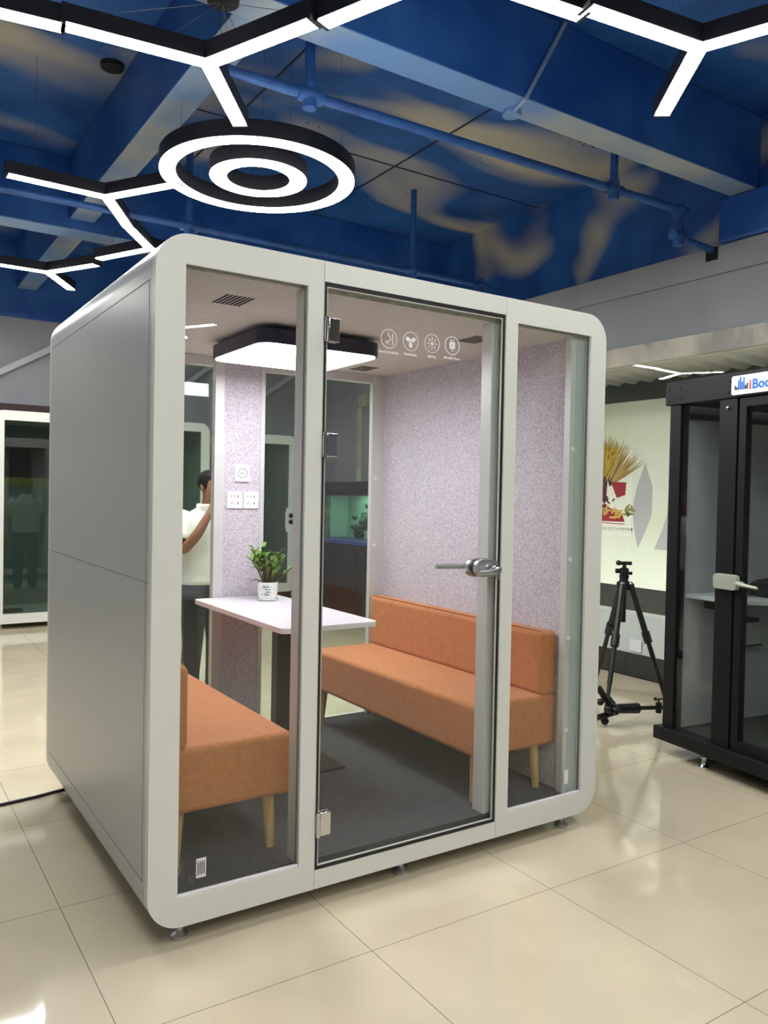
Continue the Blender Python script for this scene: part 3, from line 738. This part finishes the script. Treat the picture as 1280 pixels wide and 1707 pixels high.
MB().tube([ap+cr*.03+Vector((0, 0, .075)), ap+cr*.055+Vector((0, 0, .075))], .012, 10).build('knob', 'tripod', hd_, smooth=True)
feet = [Vector((3.33, 1.075, .03)), Vector((3.86, .98, .05)), Vector((4.07, 1.83, .03))]
for f in feet:
    h = ap + (Vector((f.x, f.y, ap.z))-ap).normalized()*.05
    a, b, c = h.lerp(f, .42), h.lerp(f, .74), f
    lg = MB().tube([h, a], .021, 12).build('leg', 'tripod', tp, smooth=True)
    MB().tube([h.lerp(f, .38), h.lerp(f, .47)], .029, 12).build('leg_lock', 'tripod', lg, smooth=True)
    MB().tube([a, b], .017, 12).build('lower_tube', 'tripod', lg, smooth=True)
    MB().tube([b, c], .0135, 12).build('foot_tube', 'tripod', lg, smooth=True)
    MB().ball((f.x, f.y, .03), .026, seg=10).build('foot', 'blackmatt', lg, smooth=True)
    MB().ball(h, .02, seg=10).build('pivot', 'steel', lg, smooth=True)
# folded dolly arms at the feet
la, ra = Vector((3.355, 1.06, .11)), Vector((3.83, .935, .09))
db = MB().tube([la, la.lerp(ra, .45)], [.03, .035], 10).tube([la.lerp(ra, .4), ra], .014, 10).build('dolly_arm', 'tripod', tp, smooth=True)
m_ = la.lerp(ra, .78)
MB().tube([m_-Vector((0, 0, .035)), m_+Vector((0, 0, .035))], .02, 10).tube([m_+Vector((-.03, .006, .055)), m_+Vector((.05, -.01, .055))], .006, 8).tube([m_+Vector((0, 0, .02)), m_+Vector((0, 0, .06))], .006, 8).ball(m_+Vector((-.03, .006, .06)), .012, seg=8).build('clamp', 'tripod', db, smooth=True)
q = MB(); 
for i in range(7):
    p = la + Vector((random.uniform(-.07, .05), random.uniform(-.05, .05), random.uniform(-.04, .06))); q.ball(p, random.uniform(.018, .03), seg=8)
q.tube([la+Vector((-.06, .05, .14)), la+Vector((0, 0, .03)), la+Vector((.05, -.02, .0))], .022, 8).tube([la+Vector((-.09, .02, -.05)), la+Vector((.04, 0, -.03))], .02, 8).build('dolly_joint', 'tripod', tp, smooth=True)
MB().tube([la, feet[0]+Vector((0, 0, .02))], .016, 8).build('dolly_strut', 'tripod', tp, smooth=True)

# ================================================================== POSTER AND DECALS BEHIND THE GLASS
ps = thing('poster', 'white poster with wheat sheaf and red ribbon on the cream board behind the glass', 'poster', (5.8, 3.13, 1.64))
XP = 5.797
def flat(pts, name, m, par, d=.001, x=XP): return MB().prism(pts, x-d, x, fn=YZ).build(name, m, par)
B(5.796, 5.7999, 2.945, 3.60, 1.115, 2.0).build('sheet', 'paper', ps)
for nm, m, n_, spread, c0, L0, w, dx in (('wheat', 'wheat3', 44, 62, 3.24, .50, .009, .0012), ('wheat', 'wheat2', 60, 56, 3.26, .48, .0075, .0018), ('wheat', 'wheat1', 48, 34, 3.33, .52, .007, .0024)):
    k = MB()
    for i in range(n_):
        a = math.radians(-spread + 1.6*spread*i/(n_-1) + random.uniform(-2, 2)); L1 = L0*random.uniform(.78, 1.05)
        d = Vector((-math.sin(-a), math.cos(a))); s_ = Vector((d.y, -d.x)); o = Vector((c0, 1.62))
        k.prism([o-s_*.004, o+d*L1*.55-s_*w, o+d*L1, o+d*L1*.55+s_*w, o+s_*.004], XP-dx-.0006*(i % 3), XP-.0004, fn=YZ)
    k.build(nm, m, ps)
flat([(3.42, 1.46), (3.42, 1.66), (3.26, 1.68), (3.26, 1.46)], 'ribbon', 'ribbon2', ps, .003)
flat([(3.22, 1.665), (3.02, 1.66), (3.03, 1.53), (3.14, 1.50)], 'ribbon', 'ribbon', ps, .003)
flat([(3.265, 1.69), (3.28, 1.42), (3.14, 1.36)], 'spire', 'paper', ps, .0035)
flat([(3.42, 1.40), (3.25, 1.44), (3.06, 1.33), (3.03, 1.255), (3.42, 1.255)], 'ribbon', 'ribbon', ps, .0032)
flat([(3.42, 1.245), (3.03, 1.235), (3.03, 1.228), (3.42, 1.238)], 'ribbon_line', 'ribbon', ps, .003)
def scrawl(name, m, cy, cz, n_, sx, sz, seed):
    rn = random.Random(seed); k = MB()
    for i in range(n_):
        a = rn.uniform(0, PI); L1 = rn.uniform(.03, .075); c = Vector((cy+rn.uniform(-sx, sx), cz+rn.uniform(-sz, sz)))
        pts = [Vector((c.x + math.cos(a+t*.5)*L1*(t-.5)*1.4, c.y + math.sin(a+t*.5)*L1*(t-.5))) for t in (0, .25, .5, .75, 1)]
        for p, q_ in zip(pts, pts[1:]):
            dd = (q_-p); nn = Vector((-dd.y, dd.x)).normalized()*.009
            k.prism([p-nn, q_-nn, q_+nn, p+nn], XP-.0045-.0003*(i % 4), XP-.003, fn=YZ)
    k.build(name, m, ps)
scrawl('brush_lettering', 'ribbon2', 3.28, 1.45, 9, .10, .04, 3)
scrawl('brush_lettering', 'gold', 3.30, 1.37, 16, .09, .045, 4)
scrawl('brush_lettering', 'gold', 3.14, 1.33, 13, .06, .04, 5)
scrawl('brush_lettering', 'olive', 2.97, 1.36, 13, .05, .055, 6)
k = MB()
for i in range(12):
    y = 3.36-.038*i; rn = random.Random(20+i)
    for (a, b, c, d) in ((-.012, .012, .008, .011), (-.012, .012, -.002, .001), (-.013, .013, -.012, -.009), (-.013, -.010, -.012, .011), (.010, .013, -.012, .011), (-.0015, .0015, -.014, .014)):
        if rn.random() < .72: k.box(XP-.0012, XP-.0003, y+a, y+b, 1.182+c, 1.182+d)
    k.box(XP-.0012, XP-.0003, y-.013, y+.006, 1.155, 1.158)
k.build('caption', 'ink', ps)
def arc(y0, z0, y1, z1, bow, n=8):
    P = []
    for i in range(n+1):
        t = i/n; P.append((y0+(y1-y0)*t + bow*math.sin(PI*t), z0+(z1-z0)*t))
    return P
lfd = arc(2.79, 1.85, 2.86, 1.0, .10) + arc(2.86, 1.0, 2.70, 1.35, -.01)[1:] + [(2.70, 1.62), (2.76, 1.76)]
tag(MB().prism(lfd, 5.797, 5.7995, fn=YZ).build('leaf_decal', 'decal'), 'grey pointed leaf decal on the cream board beside the poster', 'decal')
wv = [(2.66, 1.0), (2.56, 1.22), (2.52, 1.34), (2.50, 1.60), (2.44, 1.82), (1.6, 1.95), (1.0, 1.9), (1.0, .98)]
tag(MB().prism(wv, 5.797, 5.7995, fn=YZ).build('wave_decal', 'decal'), 'grey curved wave decal on the cream board beside the black booth', 'decal')
so = tag(B(XW-.012, XW-.0085, 1.86, 1.98, .22, .32).build('wall_socket', 'panelglass', bevel=.003), 'faint pale socket plate low on the white panel behind the tripod', 'socket')

# ================================================================== WHITE PODS BY THE BACK WALL
def far_pod(label, x0, x1, z0, z1, y0, dep, fr, seams, lock=False, plinth=False):
    t = thing('display_pod', label, 'booth', ((x0+x1)/2, y0+dep/2, 0))
    MB().prism(rrect(x0, x1, z0, z1, .11, 8), y0, y0+dep-.03, [rect(x0+fr, x1-fr, z0+fr, z1-fr)], XZ).build('frame', 'white', t, bevel=.003)
    B(x0+.02, x1-.02, y0+dep-.03, y0+dep, z0+.02, z1-.02).build('back_panel', 'interior', t)
    B(x0+fr, x1-fr, y0+.03, y0+.04, z0+fr, z1-fr).build('pane', 'glass_dark', t)
    if not plinth:
        B(x0+.15, x1-.15, y0+dep-.036, y0+dep-.0305, 1.60, 2.05).build('maroon_area', 'maroon', t)  # maroon area above an olive band on the back panel
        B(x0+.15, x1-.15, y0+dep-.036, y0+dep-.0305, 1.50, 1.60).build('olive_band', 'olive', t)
    for s_ in seams: B(s_-.03, s_+.03, y0+.005, y0+.06, z0+fr, z1-fr).build('mullion', 'white', t)
    if plinth: B(x0+.05, x1-.05, y0+.05, y0+dep-.05, 0, z0).build('plinth', 'blackmatt', t)
    else:
        for x in (x0+.11, (x0+x1)/2, x1-.12):
            for y in (y0+.08, y0+dep-.08): MB().lathe([(.03, 0), (.03, .012), (.012, .02), (.012, z0+.003)], (x, y, 0), 14).build('foot', 'chrome', t, smooth=True)
    if lock:
        MB().prism([(x1-fr-.03, 1.30), (x1-fr-.05, 1.24), (x1-fr-.05, 1.05), (x1-fr-.03, .99), (x1-.05, .99), (x1-.05, 1.30)], y0-.006, y0+.004, fn=XZ).build('lock_plate', 'white', t)
        for z in (1.12, 1.20): MB().lathe([(.03, 0), (.03, -.012)], (x1-.09, y0-.006, z), 14, 'y').build('lock_knob', 'black', t)
    return t
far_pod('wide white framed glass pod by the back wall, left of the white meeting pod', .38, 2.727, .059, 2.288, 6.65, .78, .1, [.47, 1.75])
far_pod('narrower white framed dark glass pod with lock seen through rear pane above the plant', 2.98, 3.9, .24, 2.205, 6.65, .76, .11, [], True, True)
tray = thing('flat_tray', 'small pale flat object lying inside the wide white pod by the back wall', 'tray', (.6, 6.85, .17))
MB().prism(rrect(.5, .72, 6.78, 6.95, .02, 3), .164, .18).build('tray_body', 'socketline', tray, bevel=.003)

# fish tank and cabinet
ca = thing('tank_cabinet', 'black cabinet carrying the fish tank near the right wall', 'cabinet', (4.25, 5.55, 0))
B(4.0, 4.5, 4.8, 6.35, 0, .90).build('cabinet_body', 'blackmatt', ca, bevel=.004)
for y in (4.81, 5.325, 5.84): B(3.985, 4.0, y+.006, y+.50, .03, .87).build('door', 'black', ca, bevel=.003)
tk = thing('fish_tank', 'green lit fish tank with black hood on the black cabinet', 'aquarium', (4.25, 5.55, .90))
B(4.0, 4.5, 4.8, 6.35, 1.50, 1.63).build('hood', 'black', tk, bevel=.005)
MB().box(3.995, 4.5, 4.8, 6.35, .902, .945).build('base_trim', 'tankblue', tk)
B(4.0, 4.01, 4.8, 6.35, 1.47, 1.50).build('hood_lip', 'black', tk)
B(4.011, 4.02, 4.81, 6.34, .945, 1.50).build('front_pane', 'water', tk)
MB().box(4.47, 4.49, 4.81, 6.34, .945, 1.50).box(4.02, 4.47, 4.81, 4.82, .945, 1.50).box(4.02, 4.47, 6.33, 6.34, .945, 1.50).build('back_pane', 'mint', tk)
MB().box(4.0, 4.03, 6.02, 6.34, .945, 1.50).build('side_filter', 'rock', tk)
B(4.4, 4.469, 4.9, 5.9, 1.2, 1.26).build('shelf', 'rock', tk)
k = MB()
for i in range(16): k.ball((4.25+random.uniform(-.06, .06), 5.72+random.uniform(-.09, .09), .97+random.uniform(0, .26)), random.uniform(.03, .06), seg=8)
for i in range(12): k.ball((4.3+random.uniform(-.06, .06), 5.40+random.uniform(-.14, .12), 1.30+random.uniform(0, .09)), random.uniform(.03, .05), seg=8)
k.build('rockwork', 'rock', tk, smooth=True)
B(4.2, 4.3, 4.9, 6.0, 1.494, 1.4995).build('tank_light', emis('tank_led', (225, 255, 240), 14), tk)

# ================================================================== PERSON BEHIND THE POD
px, py = 1.31, 3.0
pr = thing('person', 'person in white polo shirt and black trousers behind the pod, raising hand to face', 'person', (px, py, 0), math.radians(10), local=True)
def skin_body():
    V, E, Rr = [], [], []
    def add(p, r, par=None):
        V.append(p); Rr.append(r); i = len(V)-1
        if par is not None: E.append((par, i))
        return i
    pel = add((0, .0, .86), (.13, .10)); s1 = add((0, .01, 1.0), (.125, .095), pel); s2 = add((0, .01, 1.14), (.14, .10), s1)
    ch = add((0, .0, 1.26), (.13, .09), s2); nk = add((0, -.005, 1.345), (.052, .055), ch); nk2 = add((.01, -.02, 1.39), (.05, .054), nk)
    hb = add((.02, -.035, 1.44), (.06, .066), nk2); hm = add((.024, -.035, 1.52), (.072, .086), hb); ht = add((.024, -.025, 1.585), (.058, .07), hm)
    def arm(pts, par):
        p = par
        for q, r in pts: p = add(q, (r, r), p)
        return p
    # raised arm on the viewer's left, forearm up to the face
    wr = arm([((-.15, .01, 1.285), .056), ((-.21, -.02, 1.19), .047), ((-.235, -.09, 1.065), .040), ((-.175, -.19, 1.19), .038), ((-.105, -.225, 1.335), .026)], ch)
    pm = arm([((-.07, -.225, 1.385), .030)], wr)
    for k, (dx, dz) in enumerate(((-.018, .085), (.0, .09), (.016, .082), (.03, .066))):
        arm([((-.07+dx*.6, -.228, 1.40+dz*.35), .010), ((-.06+dx, -.222, 1.40+dz*.7), .009), ((-.046+dx, -.206, 1.40+dz), .008)], pm)
    arm([((-.04, -.21, 1.375), .011), ((-.012, -.19, 1.405), .009)], pm)
    w2 = arm([((.15, .01, 1.285), .056), ((.215, .01, 1.18), .047), ((.235, .01, 1.04), .038), ((.235, -.06, .90), .034), ((.23, -.10, .80), .025)], ch)
    p2 = arm([((.228, -.11, .75), .029)], w2)
    for dy in (-.035, -.012, .010, .03): arm([((.226, -.115+dy, .70), .010), ((.215, -.12+dy, .665), .009), ((.20, -.118+dy, .64), .008)], p2)
    arm([((.205, -.145, .73), .011), ((.195, -.155, .70), .009)], p2)
    for sx in (-1, 1):
        arm([((sx*.085, .01, .78), .088), ((sx*.095, .0, .45), .058), ((sx*.10, .02, .10), .04), ((sx*.105, -.05, .045), .04), ((sx*.11, -.13, .035), .032)], pel)
    me = bpy.data.meshes.new('body'); me.from_pydata(V, E, []); o = bpy.data.objects.new('body', me); COL.objects.link(o); o.parent = pr
    o.modifiers.new('skin', 'SKIN'); lay = me.skin_vertices[0] if me.skin_vertices else None
    for i, r in enumerate(Rr): me.skin_vertices[0].data[i].radius = r
    me.skin_vertices[0].data[0].use_root = True
    s_ = o.modifiers.new('sub', 'SUBSURF'); s_.levels = 2; s_.render_levels = 2
    me.materials.append(M['skin']); return o
bd = skin_body()
hr_ = MB().ball((.018, -.012, 1.555), .086, .098, .085, 16)
for v in list(hr_.bm.verts):
    if v.co.y < -.065 and v.co.z < 1.585: v.co.y = -.065 + (v.co.y+.065)*.1
    if v.co.z < 1.49: v.co.z = 1.49 + (v.co.z-1.49)*.5
hr_.build('hair', 'hair', pr, smooth=True)
fc = MB().ball((.024, -.125, 1.51), .013, .018, .022, 10)
fc.ball((-.052, -.03, 1.515), .012, .018, .03, 8).ball((.098, -.03, 1.515), .012, .018, .03, 8).build('face', 'skin', pr, smooth=True)
k = MB()
for dx in (-.03, .03): k.ball((.024+dx, -.108, 1.537), .011, .008, .006, 8)
k.ball((.024, -.112, 1.47), .022, .008, .006, 8); k.build('eyes_and_mouth', 'hair', pr, smooth=True)
sh = MB(); E_ = lambda z, rx, ry, cy=.0: ((0, cy, z), (rx, 0, 0), (0, ry, 0))
sh.loft([E_(.83, .185, .135), E_(.86, .19, .138), E_(1.0, .178, .128), E_(1.12, .188, .132), E_(1.22, .198, .13), E_(1.29, .185, .11), E_(1.335, .12, .085), E_(1.36, .072, .07, -.005), E_(1.395, .066, .068, -.012)], cap=False)
sh.tube([(-.13, .01, 1.30), (-.18, .0, 1.25), (-.215, -.03, 1.175), (-.228, -.058, 1.125)], [.075, .074, .072, .073], 14, cap=False)
sh.tube([(.13, .01, 1.30), (.18, .01, 1.25), (.215, .01, 1.175), (.226, .01, 1.12)], [.075, .074, .072, .073], 14, cap=False)
sho = sh.build('polo_shirt', 'shirt', pr, smooth=True, solid=.004)
k = MB()
k.prism([(-.075, -.06), (-.015, -.105), (-.012, -.085), (-.06, -.045)], 1.345, 1.385).prism([(.075, -.06), (.015, -.105), (.012, -.085), (.06, -.045)], 1.345, 1.385)
k.build('collar', 'shirt', sho, bevel=.004)
tr = MB(); tr.loft([((0, 0, .89), (.165, 0, 0), (0, .12, 0)), ((0, 0, .80), (.18, 0, 0), (0, .125, 0)), ((0, 0, .72), (.17, 0, 0), (0, .12, 0))])
for sx in (-1, 1):
    tr.loft([((sx*.085, 0, .78), (.095, 0, 0), (0, .115, 0)), ((sx*.09, 0, .6), (.085, 0, 0), (0, .095, 0)), ((sx*.095, -.005, .42), (.07, 0, 0), (0, .08, 0)), ((sx*.10, .015, .2), (.065, 0, 0), (0, .072, 0)), ((sx*.10, .02, .06), (.062, 0, 0), (0, .075, 0))])
tr.build('trousers', 'trouser', pr, smooth=True)
for sx in (-1, 1):
    MB().loft([((sx*.105, -.05, .004), (.048, 0, 0), (0, .14, 0)), ((sx*.105, -.05, .03), (.05, 0, 0), (0, .142, 0)), ((sx*.105, -.03, .06), (.045, 0, 0), (0, .11, 0)), ((sx*.102, .01, .09), (.035, 0, 0), (0, .05, 0))]).build('shoe', 'blackmatt', pr, smooth=True)

# cable on the floor
tag(MB().tube([(-2.6, 1.20, .008), (-1.2, 1.40, .008), (-.211, 1.565, .008), (-.05, 1.588, .008), (.116, 1.632, .008), (.5, 1.80, .008), (1.0, 2.3, .008)], .0075, 8).build('floor_cable', 'cable', smooth=True), 'black cable lying across the floor tiles to the left side of the white pod', 'cable')

# ================================================================== LIGHT AND VIEW
def area(name, loc, sx, sy, e, col=(1, 1, 1), rot=(0, 0, 0)):
    l = bpy.data.lights.new(name, 'AREA'); l.shape = 'RECTANGLE'; l.size = sx; l.size_y = sy; l.energy = e; l.color = col
    o = bpy.data.objects.new(name, l); COL.objects.link(o); o.location = loc; o.rotation_euler = rot; return o
area('corridor_fill_light', (4.95, 1.5, .28), .12, 8.0, 26, (1, 1, .93), (0, PI+.62, 0))  # added fill hidden behind the low panel to brighten the cream board
w = bpy.data.worlds.new('world'); S.world = w; w.use_nodes = True
w.node_tree.nodes['Background'].inputs[0].default_value = (.9, .95, 1, 1); w.node_tree.nodes['Background'].inputs[1].default_value = .05
S.view_settings.view_transform = 'Standard'; S.view_settings.look = 'None'; S.view_settings.gamma = 1; S.view_settings.use_curve_mapping = False
S.view_settings.exposure = 0.92
S.cycles.transparent_max_bounces = 24; S.cycles.max_bounces = 10; S.cycles.glossy_bounces = 6; S.cycles.diffuse_bounces = 5
S.cycles.sample_clamp_indirect = 8; S.cycles.use_denoising = True
